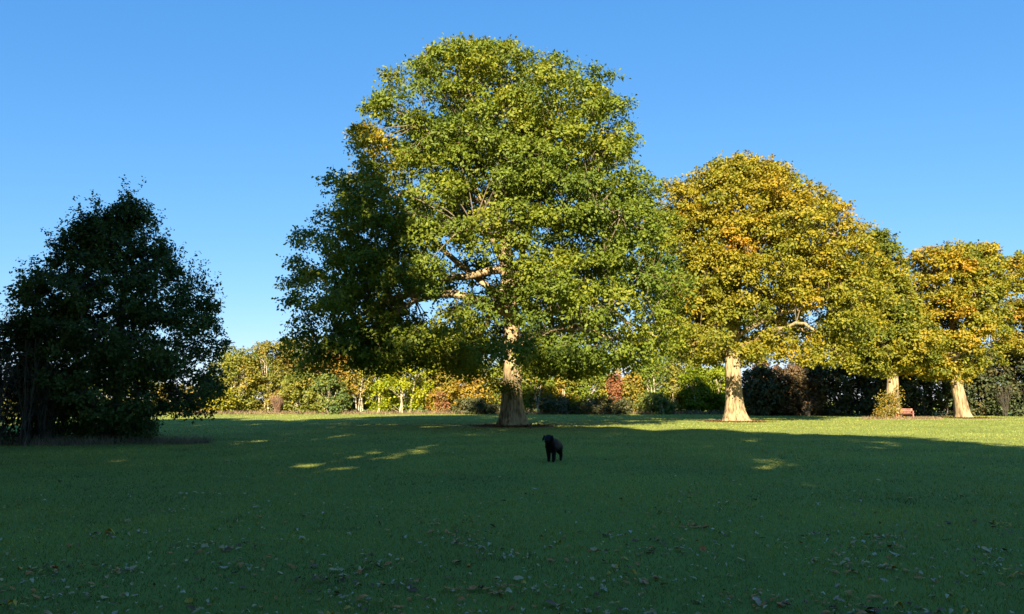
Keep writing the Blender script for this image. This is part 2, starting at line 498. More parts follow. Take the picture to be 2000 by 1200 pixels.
# lawn grass blades: dense close by, coarser tufts farther off
def build_grass():
    rng = np.random.default_rng(5)
    n = 380000
    Y = 4.0 * np.exp(rng.uniform(0, 1, n) * math.log(88 / 4.0))
    X = rng.uniform(-1, 1, n) * (0.72 * Y + 1.5)
    keep = np.ones(n, bool)
    for key, rad in (('main', 2.2), ('second', 1.7), ('third', 1.6), ('fourth', 1.8)):
        p = TREES[key]
        d = np.hypot(X - p.x, Y - p.y + 0.3)
        keep &= d > rad * rng.uniform(0.75, 1.25, n)
    X = X[keep]; Y = Y[keep]; n = len(X)
    sc = Y / 6.0
    # soft patchiness of height
    def vnoise(sc_, seed):
        gr = np.random.default_rng(seed).uniform(size=(256, 256))
        u = X / sc_ + 100.3; v = Y / sc_ + 50.7
        i = np.floor(u).astype(int); j = np.floor(v).astype(int); fu = u - i; fv = v - j
        fu = fu * fu * (3 - 2 * fu); fv = fv * fv * (3 - 2 * fv)
        q = lambda a, b: gr[(i + a) % 256, (j + b) % 256]
        return (q(0, 0) * (1 - fu) + q(1, 0) * fu) * (1 - fv) + (q(0, 1) * (1 - fu) + q(1, 1) * fu) * fv
    patch = 0.5 * vnoise(3.1, 1) + 0.3 * vnoise(0.9, 2) + 0.2 * vnoise(0.33, 3)
    tuft = vnoise(0.45, 4) > 0.93                     # coarse darker tufts
    h = 0.034 * sc ** 0.22 * rng.uniform(0.5, 1.3, n) * (0.6 + 0.8 * patch) * np.where(tuft, 1.5, 1.0)
    wd = 0.0062 * sc ** 0.85 * rng.uniform(0.6, 1.3, n)
    a = rng.uniform(0, 2 * np.pi, n)
    lean = rng.normal(size=(n, 2)) * h[:, None] * 0.55
    bx = np.cos(a) * wd / 2; by = np.sin(a) * wd / 2
    z0 = np.full(n, -0.002)
    V = np.stack([np.stack([X - bx, Y - by, z0], 1), np.stack([X + bx, Y + by, z0], 1), np.stack([X + lean[:, 0], Y + lean[:, 1], h], 1)], 1).reshape(-1, 3)
    Fc = np.arange(n * 3).reshape(-1, 3)
    t = np.clip(rng.normal(0.45, 0.17, n) + 0.95 * (patch - 0.5) - 0.3 * tuft, 0, 1)
    lf = np.stack([t, rng.uniform(0.62, 1.3, n) * (0.68 + 0.64 * vnoise(1.7, 6)) * np.where(tuft, 0.7, 1.0), t * 0], 1)
    m = leafmat('grass_blades', [(0, (0.135, 0.180, 0.036)), (0.45, (0.235, 0.270, 0.034)), (0.85, (0.34, 0.315, 0.055)), (1, (0.38, 0.31, 0.10))], trans=0.35, spec=1.0, rough=0.68)
    o = link('lawn_grass', np_mesh('lawn_grass', V, Fc, lf), m, kind='stuff')
    tag(o, 'short green mown grass covering the park lawn', 'grass')
build_grass()

# ------------------------------------------------------------------ the big green oak
mb = TREES['main']; Ym = mb.y
main_prof = [(92, 925, 995), (112, 835, 1025), (140, 785, 1100), (170, 758, 1205), (210, 714, 1250), (250, 692, 1268), (300, 678, 1272), (350, 645, 1298),
             (400, 645, 1318), (430, 610, 1330), (455, 572, 1338), (500, 575, 1342), (560, 575, 1342), (620, 580, 1338), (660, 585, 1330), (695, 600, 1315), (728, 760, 1230)]
def main_tint(P):
    t = np.full(len(P), 0.36) + 0.10 * np.sin(P[:, 0] * 0.5 + P[:, 2] * 0.7)
    hz = pix(690, 330, Ym)
    d = np.hypot(P[:, 0] - hz.x, P[:, 2] - hz.z)
    return t + 0.30 * np.exp(-(d / 2.2) ** 2) + 0.07 * (P[:, 2] > 16)
holes = [(882, 505, 14, 30, -12), (830, 605, 24, 20, -12), (990, 535, 8, 26, -12), (905, 580, 22, 6, -12), (1003, 716, 8, 10, -12)]
def sun_gap(p, tr, zlo=1.0, zhi=5.4, half=1.5):
    dx = p[0] - tr.x; dy = p[1] - tr.y
    k = dx * math.sin(SUN_AZ) + dy * math.cos(SUN_AZ)
    lat = dx * math.cos(SUN_AZ) - dy * math.sin(SUN_AZ)
    zz = p[2] + k * math.tan(SUN_EL)
    return k < -0.8 and abs(lat) < half and zlo - 0.6 < zz < zhi
def main_hole(p):
    if sun_gap(p, mb):
        return True
    for (hx, hy, rx, ry, _) in holes:
        # test in the plane of the tree: project from a far front-on view so the gap is a real tunnel in the crown
        dpt = p[1]
        c = pix(hx, hy, dpt)
        sx = rx / F * dpt + 0.75; sz = ry / F * dpt + 0.5
        if ((p[0] - c.x) / sx) ** 2 + ((p[2] - c.z) / sz) ** 2 < 1:
            return True
    return False
P_ = lambda x, y, dy=0: pix(x, y, Ym + dy)
drop = []
rngd = np.random.default_rng(77)
for (x, y, dy) in [(600, 640, -2), (580, 672, 0), (660, 672, -3), (705, 650, -2), (745, 672, 1), (765, 655, -3), (800, 680, -3), (575, 560, 1), (640, 600, -3), (1150, 680, -6), (1200, 690, -4), (1250, 690, -2), (1270, 660, -1), (1240, 650, -4), (1100, 685, -7), (590, 700, -1), (615, 715, -2), (640, 690, 0), (690, 700, -1), (720, 690, 1), (830, 700, -1), (850, 690, -3), (880, 705, -4), (920, 712, -5), (1060, 700, -5), (1110, 705, -4),
                   (1120, 722, -3), (1170, 705, -2), (1210, 700, 0), (600, 470, 0), (585, 520, 1), (578, 590, -1), (620, 650, 0), (1000, 690, -9), (960, 690, -8), (1040, 680, -8)]:
    p = P_(x, y, dy); drop.append((p.x, p.y, p.z, rngd.uniform(0.9, 1.3)))
build_tree('oak_tree', 'tallest oak with broad green crown and thick pale trunk on the open lawn', 'oak tree', None, mb, main_prof, Ym, 0.72,
           [mb, P_(1000, 760), P_(1004, 700), P_(997, 620), P_(992, 520), P_(980, 430), P_(960, 320), P_(955, 220)], [0.70, 0.61, 0.56, 0.50, 0.42, 0.32, 0.20, 0.10],
           M['oak_green'], M['bark'], 11, 640, (0.8, 2.1), 23, 16, 0.225, main_tint, nlimb=12, shell=0.62, flare=1.15, hole=main_hole, add_clumps=drop, shoots=90, shoot_len=(0.3, 0.8),
           extra_limbs=[([P_(1000, 612, -0.3), P_(940, 590, -2.2), P_(905, 578, -2.6), P_(860, 570, -2.4), P_(800, 590, -2), P_(740, 640, -2), P_(700, 655, -1)], 0.36, 0.07),
                        ([P_(998, 600, 0.2), P_(1005, 540, 0.5), P_(1018, 500, 1.0), P_(1050, 400, 2), P_(1090, 300, 2)], 0.34, 0.06),
                        ([P_(985, 520, -0.3), P_(950, 440, -0.8), P_(915, 320, -1), P_(890, 220, -1)], 0.24, 0.05),
                        ([P_(1000, 600, -0.2), P_(880, 500, 1), P_(780, 400, 2), P_(720, 330, 2)], 0.25, 0.05),
                        ([P_(1003, 690, -0.5), P_(1060, 650, -4), P_(1130, 640, -5), P_(1200, 660, -4)], 0.24, 0.05)])

# leafy shoots from an old wound on the trunk
def epicormic(name, parent, pts, spread, nleaf, size, mat, seed, tint):
    rng = np.random.default_rng(seed)
    Pn = np.array([np.array(p) for p in pts])
    V, Fc, lf = rosettes(Pn, np.tile(np.array([0, -0.6, 0.3]), (len(Pn), 1)), np.full(len(Pn), spread), nleaf, size, rng, tint + rng.normal(size=len(Pn)) * 0.2, tvar=0.2, vmin=0.5)
    b = np.array(parent.location)
    return link(name, np_mesh(name, V - b, Fc, lf), mat, parent, 'stuff')
main_oak = [o for o in C.objects if o.name == 'oak_tree'][0]
epicormic('trunk_shoots', main_oak, [P_(972 + i * 6.5, 742 + (i % 3) * 9 + i * 2.2, -1.15) for i in range(7)] + [P_(968 + i * 7, 756 + (i % 2) * 6, -1.2) for i in range(5)], 0.17, 26, 0.17, M['oak_green'], 3, 0.1)

# ------------------------------------------------------------------ the gold oak beside it
sb = TREES['second']; Ys = sb.y
second_prof = [(316, 1420, 1490), (335, 1345, 1530), (360, 1300, 1570), (390, 1280, 1625), (430, 1258, 1665), (470, 1245, 1705), (520, 1232, 1728), (580, 1232, 1728), (640, 1255, 1705), (680, 1280, 1700), (705, 1330, 1640)]
def second_tint(P):
    top = np.clip((P[:, 2] - 6) / 12, 0, 1)
    return 0.40 + 0.16 * top + 0.10 * np.sin(P[:, 0] * 0.8 + 1.0) * np.sin(P[:, 2] * 0.6)
def second_hole(p):
    if sun_gap(p, sb):
        return True
    for (hx, hy, rx, ry) in [(1560, 625, 45, 26), (1440, 690, 22, 22), (1590, 720, 80, 22)]:
        c = pix(hx, hy, p[1])
        if p[1] < Ys + 1 and ((p[0] - c.x) / (rx / F * p[1] + 0.6)) ** 2 + ((p[2] - c.z) / (ry / F * p[1] + 0.4)) ** 2 < 1:
            return True
    return False
Q_ = lambda x, y, dy=0: pix(x, y, Ys + dy)
drop2 = []
for (x, y, dy) in [(1330, 690, -3), (1350, 700, -4), (1450, 690, -5), (1400, 660, -6), (1480, 690, -5), (1530, 690, -4), (1580, 700, -4), (1620, 700, -3), (1650, 705, -3), (1340, 650, -5), (1380, 690, -5)]:
    p = Q_(x, y, dy); drop2.append((p.x, p.y, p.z, rngd.uniform(0.7, 1.1)))
build_tree('oak_tree', 'golden-green domed oak with stout pale trunk flaring at the foot', 'oak tree', None, sb, second_prof, Ys, 0.72,
           [sb, Q_(1434, 770), Q_(1430, 710), Q_(1432, 640), Q_(1440, 540), Q_(1450, 440), Q_(1450, 370)], [0.68, 0.60, 0.56, 0.48, 0.36, 0.22, 0.08],
           M['oak_gold'], M['bark'], 21, 500, (0.85, 1.85), 20, 16, 0.24, second_tint, nlimb=10, shell=0.62, flare=1.25, hole=second_hole, add_clumps=drop2, tvar=0.10, shoots=90, shoot_len=(0.4, 1.0),
           extra_limbs=[([Q_(1432, 690, -0.3), Q_(1500, 650, -3), Q_(1560, 628, -5), Q_(1590, 645, -6)], 0.20, 0.08),
                        ([Q_(1432, 660, -0.2), Q_(1520, 610, -2), Q_(1590, 600, -3), Q_(1650, 590, -3)], 0.2, 0.05)])

# ------------------------------------------------------------------ the smaller oaks to the right
tb = TREES['third']; Yt = tb.y
third_prof = [(455, 1690, 1730), (475, 1660, 1752), (520, 1640, 1770), (580, 1625, 1790), (640, 1620, 1830), (680, 1640, 1840), (712, 1650, 1820), (730, 1690, 1790)]
T_ = lambda x, y, dy=0: pix(x, y, Yt + dy)
third = build_tree('oak_tree', 'oak with leafy shoots and ivy round its trunk beside the bench', 'oak tree', None, tb, third_prof, Yt, 0.8,
           [tb, T_(1743, 780), T_(1744, 745), T_(1740, 680), T_(1730, 600), T_(1715, 520)], [0.62, 0.52, 0.46, 0.38, 0.25, 0.1],
           M['oak_gold'], M['bark'], 31, 230, (0.8, 1.4), 13, 16, 0.27, lambda P: 0.33 + 0.16 * np.sin(P[:, 0] * 0.7) * np.sin(P[:, 2] * 0.9) + 0.1 * (P[:, 0] > 34), nlimb=7, flare=0.8, tvar=0.12, hole=lambda p: sun_gap(p, tb, 0.3, 4.2, 1.2))
fb = TREES['fourth']; Yf = fb.y
fourth_prof = [(482, 1840, 1920), (494, 1785, 1955), (530, 1752, 1972), (600, 1745, 1970), (660, 1740, 1968), (710, 1760, 1950), (740, 1790, 1915)]
U_ = lambda x, y, dy=0: pix(x, y, Yf + dy)
build_tree('oak_tree', 'orange-gold oak with a bare leaning pale trunk in front of the dark thicket', 'oak tree', None, fb, fourth_prof, Yf, 0.75,
           [fb, U_(1876, 785), U_(1868, 750), U_(1862, 680), U_(1860, 600), U_(1865, 520)], [0.60, 0.52, 0.46, 0.36, 0.24, 0.1],
           M['oak_gold'], M['bark'], 41, 260, (0.8, 1.4), 13, 16, 0.27, lambda P: 0.45 + 0.012 * (P[:, 2] - 8) + 0.10 * np.sin(P[:, 0] * 0.8 + 2), nlimb=7, flare=0.7, tvar=0.13, hole=lambda p: sun_gap(p, fb, 0.3, 4.4, 1.2))
Y5 = 74.0
fifth_prof = [(494, 1985, 2040), (520, 1955, 2090), (580, 1945, 2120), (640, 1940, 2130), (690, 1955, 2110)]
b5 = pix(2010, 818, Y5); b5.z = 0
W_ = lambda x, y, dy=0: pix(x, y, Y5 + dy)
build_tree('oak_tree', 'amber-crowned oak rising out of the dark thicket', 'oak tree', None, b5, fifth_prof, Y5, 0.8,
           [b5, W_(2010, 760), W_(2012, 690), W_(2015, 600), W_(2015, 520)], [0.5, 0.42, 0.36, 0.22, 0.1],
           M['oak_gold'], M['bark'], 51, 130, (0.9, 1.5), 12, 15, 0.27, lambda P: 0.52 + 0.14 * np.sin(P[:, 0] * 0.8), nlimb=6, flare=0.7, tvar=0.13)

# ivy and shoots round the third oak's trunk
rng = np.random.default_rng(8)
third_root = third
pts = []
for i in range(120):
    h = rng.uniform(0, 1) ** 1.5
    y = 817 - h * 48
    wdt = 17 * (1 - h) ** 0.9 + 11
    pts.append(T_(1741 + rng.uniform(-1, 1) * wdt - 8 * (1 - h), y, -0.75 - rng.uniform(0, 0.9) * (1 - h)))
for i in range(9):
    pts.append(T_(1722 + rng.normal() * 5, 780 + rng.normal() * 8, -0.8))
    pts.append(T_(1752 + rng.normal() * 7, 764 + rng.normal() * 5, -0.7))
epicormic('ivy_and_shoots', third_root, pts, 0.17, 11, 0.15, M['orange'], 9, 0.2)

# ------------------------------------------------------------------ dark tree on the left
Yl = 30.0
lb = pix(225, 858, Yl); lb.z = 0
left_prof = [(398, 250, 282), (425, 195, 300), (465, 130, 318), (500, 95, 352), (540, 70, 380), (580, 35, 410), (620, 28, 428), (680, 25, 436), (740, 30, 434), (785, 50, 425), (812, 80, 400)]
L_ = lambda x, y, dy=0: pix(x, y, Yl + dy)
build_tree('field_maple_tree', 'dark bushy tree wholly in shade at the edge of the lawn', 'tree', None, lb, left_prof, Yl, 0.85,
           [lb, L_(228, 790), L_(232, 720), L_(236, 620), L_(245, 520), L_(262, 430)], [0.22, 0.19, 0.17, 0.13, 0.08, 0.03],
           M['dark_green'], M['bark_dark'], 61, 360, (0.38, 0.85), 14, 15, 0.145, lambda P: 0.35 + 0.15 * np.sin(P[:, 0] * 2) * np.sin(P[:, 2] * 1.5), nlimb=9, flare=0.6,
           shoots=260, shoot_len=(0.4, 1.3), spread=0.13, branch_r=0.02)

# ------------------------------------------------------------------ shrubs
def dome_env(xc, w, z0, h, belly=0.4):
    t = np.linspace(0, 1, 9)
    hw = w / 2 * np.sqrt(np.clip(1 - ((t - belly) / (1.02 - belly)) ** 2, 0.02, 1))
    hw[t < belly] = w / 2 * (0.82 + 0.18 * t[t < belly] / belly)
    return z0 + t * h, xc - hw, xc + hw

def shrub(name, label, cat, group, x, Y, w, h, mat, seed, tint=0.45, n=34, Rr=(0.65, 1.2), nros=9, nleaf=12, L=0.32, stems=3, z0=0.25, bark=None, belly=0.4, hyr=0.8, tvar=0.16, shoots=0, spread=0.22, stem_r=0.12):
    rng = np.random.default_rng(seed)
    root = empty(name, (x, Y, 0), label, cat, group)
    env = dome_env(0, w, z0, h - z0, belly)
    cl = sample_clumps(env, 0, hyr, n, Rr, rng, 0.75)
    ph = rng.uniform(0, 6)
    V, Fc, lf = crown_mesh(name, cl, np.array([0, 0, h * 0.4]), nros, nleaf, L, rng, lambda P: tint + 0.1 * np.sin(P[:, 0] * 1.3 + ph) * np.sin(P[:, 2] * 1.1), spread=spread, shoots=shoots, shoot_len=(0.5, 1.2), tvar=tvar, flat=0.8)
    link('foliage', np_mesh('foliage', V, Fc, lf), mat, root, 'stuff')
    for s in range(stems):
        e = cl[rng.integers(len(cl)), :3]
        e = np.array([e[0] * 0.6, e[1] * 0.6, h * rng.uniform(0.6, 0.9)])
        a = np.array([rng.uniform(-0.12, 0.12) * w, rng.uniform(-0.12, 0.12) * w - 0.2 * w * hyr, -0.05])
        g = Geo(); g.tube(bez(a, (a + e) / 2 + np.array([-0.1 * a[0], 0, 0.3]), e, 9), np.linspace(stem_r, 0.03, 9), 7)
        link('stem', g.mesh('stem'), bark or M['bark_pale'], root)
    g = Geo()
    for c in cl:
        a = np.array([c[0] * 0.3, c[1] * 0.3, max(c[2] - 1.2, 0.0)])
        g.tube(bez(a, (a + c[:3]) / 2 + rng.normal(size=3) * 0.15, c[:3], 4), [0.04, 0.03, 0.02, 0.01], 3)
    link('branches', g.mesh('branches'), bark or M['bark_pale'], root, 'stuff')
    return root

def bare_shrub(name, label, cat, group, x, Y, w, h, mat, seed, n=90, fork=4):
    rng = np.random.default_rng(seed)
    root = empty(name, (x, Y, 0), label, cat, group)
    g = Geo()
    for i in range(n):
        a = np.array([rng.normal() * 0.08 * w, rng.normal() * 0.08 * w, -0.03])
        hh = h * rng.uniform(0.65, 1.0)
        e = np.array([rng.uniform(-0.5, 0.5) * w, rng.uniform(-0.4, 0.4) * w, hh])
        m = np.array([e[0] * 0.35, e[1] * 0.35, hh * 0.55])
        P = bez(a, m, e, 7); P[1:] += rng.normal(size=(6, 3)) * 0.04
        r0 = rng.uniform(0.012, 0.03)
        g.tube(P, np.linspace(r0, 0.006, 7), 3)
        for q in range(fork):
            k = rng.integers(2, 6)
            d = unit(P[min(k + 1, 6)] - P[k] + rng.normal(size=3) * 0.25) * rng.uniform(0.3, 0.8) * h * 0.25
            g.tube(np.array([P[k], P[k] + d * 0.5 + rng.normal(size=3) * 0.03, P[k] + d]), [0.011, 0.008, 0.004], 3)
    link('twigs', g.mesh('twigs'), mat, root, 'stuff')
    return root

# far boundary of shrubs and small trees: photo column, half-size etc.
YB = 90.0
def at(x, Y):
    return (x - 1000.0) / F * Y / math.cos(PITCH) * (math.cos(PITCH) + 0.1243 * math.sin(PITCH))
def ht(y, Y):
    return pix(1000, y, Y).z
far = [
 # name, label, column x, top row y, width px, material, tint, depth, opts
 ('birch_tree', 'olive tree with slim pale stems above the low yellow shrub', 478, 688, 80, 'olive', 0.35, 91, {'belly': 0.55, 'stems': 4}),
 ('hornbeam_tree', 'tall olive tree with russet-brown top at the far hedge', 535, 672, 95, 'brown_tips', 0.38, 93, {'belly': 0.6, 'stems': 3}),
 ('hornbeam_tree', 'tallest brown-tipped tree of the far hedge behind the hanging oak branches', 592, 660, 95, 'brown_tips', 0.5, 95, {'belly': 0.6, 'stems': 3}),
 ('hornbeam_tree', 'brown-tipped tree seen through the hanging oak branches', 650, 668, 85, 'brown_tips', 0.5, 96, {'belly': 0.6}),
 ('yellow_shrub', 'low rounded yellow shrub at the open end of the far hedge', 438, 766, 62, 'yellow', 0.35, 88, {'stems': 2, 'z0': 0.1}),
 ('willow_shrub', 'rounded olive-green shrub right of the bare reddish thicket', 598, 730, 85, 'olive', 0.15, 88, {'z0': 0.1}),
 ('willow_shrub', 'grey-green shrub left of the orange narrow tree', 648, 738, 76, 'midgreen', 0.5, 87, {'z0': 0.1}),
 ('larch_tree', 'narrow orange-gold tree of layered foliage in the far hedge', 668, 698, 40, 'orange', 0.5, 90, {'belly': 0.25, 'stems': 1}),
 ('alder_tree', 'thinly leaved brownish tree with straight pale stems', 708, 692, 66, 'olive', 0.6, 91, {'n': 22, 'stems': 4, 'z0': 2.4, 'belly': 0.6}),
 ('maple_tree', 'bright lime-yellow tree in the far hedge', 800, 676, 110, 'lime', 0.5, 90, {'n': 56, 'belly': 0.35, 'z0': 0.5}),
 ('maple_tree', 'small lime-yellow tree glimpsed behind the hanging oak branches', 752, 720, 62, 'lime', 0.25, 92, {}),
 ('hawthorn_shrub', 'orange-yellow shrub beside the lime-yellow tree', 872, 716, 70, 'orange', 0.3, 91, {'z0': 0.1}),
 ('spindle_shrub', 'reddish low shrub beside the lime-yellow tree', 866, 768, 24, 'red', 0.25, 87.5, {'n': 12, 'z0': 0.1, 'stems': 1, 'Rr': (0.35, 0.6)}),
 ('hawthorn_shrub', 'bright orange shrub close left of the tallest oak trunk', 930, 712, 72, 'orange', 0.4, 90, {'z0': 0.1}),
 ('hawthorn_shrub', 'green-gold shrub directly behind the tallest oak trunk', 985, 718, 72, 'green_gold', 0.4, 91, {'z0': 0.1}),
 ('hawthorn_shrub', 'green-gold shrub close right of the tallest oak trunk', 1045, 716, 70, 'green_gold', 0.35, 90, {'z0': 0.1}),
 ('hawthorn_shrub', 'peach-tipped green-gold shrub in the far hedge', 1098, 722, 64, 'green_gold', 0.6, 91, {'z0': 0.1}),
 ('hawthorn_shrub', 'yellow-green shrub left of the red shrub', 1150, 722, 70, 'green_gold', 0.3, 90, {'z0': 0.1}),
 ('spindle_shrub', 'tall pinkish-red shrub in the far hedge', 1197, 736, 15, 'red', 0.6, 88.5, {'n': 16, 'stems': 1, 'z0': 1.2, 'Rr': (0.3, 0.5)}),
 ('hawthorn_shrub', 'orange-tinged shrub right of the red shrub', 1226, 730, 52, 'orange', 0.25, 90, {'z0': 0.1}),
 ('hazel_tree', 'tall yellow-green tree between the two largest oaks', 1268, 694, 70, 'green_gold', 0.22, 91, {'z0': 0.2}),
 ('alder_tree', 'greyish thin-leaved tree between the two largest oaks', 1312, 704, 52, 'olive', 0.3, 92, {'n': 22, 'stems': 3, 'z0': 1.2}),
 ('hazel_tree', 'fresh green small tree left of the golden oak trunk', 1352, 718, 55, 'lime', 0.05, 90, {'z0': 0.7, 'stems': 3}),
 ('hazel_tree', 'fresh green small tree close behind the golden oak trunk', 1398, 722, 55, 'lime', 0.12, 91, {'z0': 0.5, 'stems': 3}),
 ('beech_shrub', 'rust-brown shrub standing above the dark hedge right of the golden oak', 1490, 708, 84, 'rust', 0.6, 84, {'z0': 0.1}),
 ('beech_shrub', 'rust-brown shrub at the middle of the dark hedge', 1556, 704, 84, 'rust', 0.5, 85, {'z0': 0.1}),
 ('bramble_shrub', 'low green bush in front of the far hedge left of the oak trunk', 930, 782, 80, 'bramble', 0.3, 86.5, {'z0': 0.05, 'n': 22, 'stems': 1, 'Rr': (0.4, 0.7)}),
 ('bramble_shrub', 'long low green bush in front of the far hedge right of the oak trunk', 1095, 780, 90, 'bramble', 0.3, 86.5, {'z0': 0.05, 'n': 24, 'stems': 1, 'Rr': (0.4, 0.7)}),
 ('bramble_shrub', 'low green bush in front of the red shrub', 1185, 778, 86, 'bramble', 0.4, 86.5, {'z0': 0.05, 'n': 24, 'stems': 1, 'Rr': (0.4, 0.7)}),
 ('bramble_shrub', 'low mixed green bush under the tall yellow-green tree', 1275, 772, 90, 'midgreen', 0.5, 87, {'z0': 0.05, 'n': 24, 'stems': 2, 'Rr': (0.4, 0.8)}),
]
for i, (nm, lab, x, yt, wpx, mat, tint, Y, opt) in enumerate(far):
    opt = dict(opt)
    cat = 'shrub' if 'shrub' in nm else 'tree'
    h = ht(yt, Y)
    wd = wpx / F * Y * 1.12
    opt.setdefault('n', int(30 + wd * h * 0.7))
    shrub(nm, lab, cat, 'shrubs and trees of the far hedge', at(x, Y), Y, wd, h, M[mat], 100 + i, tint, **opt)
bare_shrub('bare_shrub', 'bare reddish-brown thicket of upright twigs in the far hedge', 'shrub', None, at(553, 87), 87, 1.9, ht(768, 87), M['twig'], 301, 130)

for i, x in enumerate(range(455, 1440, 58)):
    Y = 97 + (i * 7 % 4)
    top = 694 + (i * 37 % 5) * 4 - (14 if x < 700 else 0)
    mt = ['olive', 'green_gold', 'midgreen', 'green_gold', 'yellow'][(i * 3) % 5]
    cw = {'olive': 'olive', 'green_gold': 'green-gold', 'midgreen': 'mid-green', 'yellow': 'yellow'}[mt]
    shrub('hedge_shrub', cw + ' shrub of the back row of the sunlit far hedge', 'shrub', cw + ' shrubs in the back row of the far hedge', at(x, Y), Y, 6.0, ht(top, Y), M[mt], 140 + i, 0.3 + 0.06 * (i % 4), n=60, z0=0.1, nros=8, nleaf=11, stems=1)

# backdrop of the hedge further left (behind the dark tree)
for i, (x, yt, wpx, mat, tint) in enumerate([(60, 735, 100, 'olive', 0.4), (140, 742, 95, 'yellow', 0.2), (215, 738, 95, 'midgreen', 0.6), (290, 745, 95, 'olive', 0.3), (360, 752, 90, 'brown_tips', 0.4), (410, 778, 50, 'olive', 0.5)]):
    Y = 97 + i % 2 * 2
    lab = ['olive hedge shrub glimpsed through the left thicket', 'yellow hedge shrub glimpsed behind the dark tree', 'mid-green hedge shrub glimpsed behind the dark tree', 'olive hedge shrub glimpsed under the dark tree', 'brown-tipped hedge shrub glimpsed under the dark tree', 'lowest olive hedge shrub beside the dark tree'][i]
    shrub('hedge_shrub', lab, 'shrub', 'shrubs glimpsed through the dark tree', at(x, Y), Y, wpx / F * Y * 1.15, ht(yt, Y), M[mat], 200 + i, tint, n=36, z0=0.1, nros=8)

# dark hedge and thicket on the right
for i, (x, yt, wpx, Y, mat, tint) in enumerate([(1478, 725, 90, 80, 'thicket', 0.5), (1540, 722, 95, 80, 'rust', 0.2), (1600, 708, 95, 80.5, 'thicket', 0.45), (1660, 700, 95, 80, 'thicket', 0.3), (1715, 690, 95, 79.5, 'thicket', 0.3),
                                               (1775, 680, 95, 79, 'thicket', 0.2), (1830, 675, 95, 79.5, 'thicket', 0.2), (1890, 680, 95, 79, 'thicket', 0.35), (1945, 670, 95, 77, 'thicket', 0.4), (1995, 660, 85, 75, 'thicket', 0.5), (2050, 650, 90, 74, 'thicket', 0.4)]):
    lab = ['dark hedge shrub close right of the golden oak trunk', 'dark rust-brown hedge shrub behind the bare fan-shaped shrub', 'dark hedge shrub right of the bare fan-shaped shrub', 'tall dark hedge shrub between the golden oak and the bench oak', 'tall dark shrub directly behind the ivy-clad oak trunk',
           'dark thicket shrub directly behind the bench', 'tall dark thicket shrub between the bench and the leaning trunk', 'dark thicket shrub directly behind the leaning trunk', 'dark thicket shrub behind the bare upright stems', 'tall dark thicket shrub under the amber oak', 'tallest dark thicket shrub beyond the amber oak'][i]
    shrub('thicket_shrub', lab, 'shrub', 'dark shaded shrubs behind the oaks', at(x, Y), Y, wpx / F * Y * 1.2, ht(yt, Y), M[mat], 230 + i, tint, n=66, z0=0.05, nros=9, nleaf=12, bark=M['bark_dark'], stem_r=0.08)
for i, (x, Y, w_, yt) in enumerate([(1562, 78, 2.4, 768), (1940, 75, 1.6, 745), (1982, 74.5, 1.6, 740)]):
    bare_shrub('bare_shrub', ['bare grey fan-shaped shrub in front of the shaded hedge', 'bare upright stems in front of the dark thicket', 'bare upright stems under the amber oak'][i], 'shrub', None, at(x, Y), Y, w_, ht(yt, Y), M['twig_grey'], 310 + i, 28)

# left thicket beside the dark tree
YL2 = 27.5
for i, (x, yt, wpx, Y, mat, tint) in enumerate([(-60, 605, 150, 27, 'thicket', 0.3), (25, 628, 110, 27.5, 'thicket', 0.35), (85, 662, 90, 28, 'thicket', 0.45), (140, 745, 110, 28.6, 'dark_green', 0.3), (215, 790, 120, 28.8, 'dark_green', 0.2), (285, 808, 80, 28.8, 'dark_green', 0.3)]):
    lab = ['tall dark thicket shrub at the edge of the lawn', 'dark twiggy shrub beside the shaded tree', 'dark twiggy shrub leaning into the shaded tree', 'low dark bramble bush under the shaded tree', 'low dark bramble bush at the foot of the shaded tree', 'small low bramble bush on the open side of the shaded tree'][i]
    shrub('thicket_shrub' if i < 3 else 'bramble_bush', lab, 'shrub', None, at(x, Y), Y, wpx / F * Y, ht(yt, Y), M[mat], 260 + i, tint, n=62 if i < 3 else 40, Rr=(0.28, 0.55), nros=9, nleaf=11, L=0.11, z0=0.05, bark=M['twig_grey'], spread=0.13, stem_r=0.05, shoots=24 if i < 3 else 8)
for i, (x, Y, w_, yt) in enumerate([(20, 26.8, 1.3, 660), (75, 27.0, 1.4, 650), (110, 27.4, 1.2, 700), (-30, 26.5, 1.2, 640)]):
    bare_shrub('bare_shrub', ['bare grey twigs rising from the thicket by the dark tree', 'tallest bare twigs rising beside the dark tree', 'short bare twigs in front of the dark tree', 'bare twigs at the outer end of the thicket'][i], 'shrub', None, at(x, Y), Y, w_, ht(yt, Y), M['twig_grey'], 320 + i, 16, 5)

# rough dry grass along the foot of the left thicket and along hedges
def dry_grass(name, label, n, xr, yfun, hmax, seed, wd=0.012):
    rng = np.random.default_rng(seed)
    X = rng.uniform(*xr, n); Y = yfun(X, rng)
    h = hmax * rng.uniform(0.3, 1, n) ** 1.5
    a = rng.uniform(0, 6.28, n); bx = np.cos(a) * wd; by = np.sin(a) * wd
    ln = rng.normal(size=(n, 2)) * h[:, None] * 0.5
    V = np.stack([np.stack([X - bx, Y - by, 0 * X], 1), np.stack([X + bx, Y + by, 0 * X], 1), np.stack([X + ln[:, 0], Y + ln[:, 1], h], 1)], 1).reshape(-1, 3)
    o = link(name, np_mesh(name, V, np.arange(n * 3).reshape(-1, 3)), M['straw'], kind='stuff')
    tag(o, label, 'dry grass')
dry_grass('dry_grass', 'rough straw-coloured grass along the foot of the left thicket', 5200, (-21, -11.4), lambda X, r: 27.0 + (X + 19) * 0.22 + r.normal(size=len(X)) * (0.55 - 0.3 * np.clip((X + 14) / 3, 0, 1)) + 0.4 * np.sin(X * 1.7), 0.42, 401, 0.008)
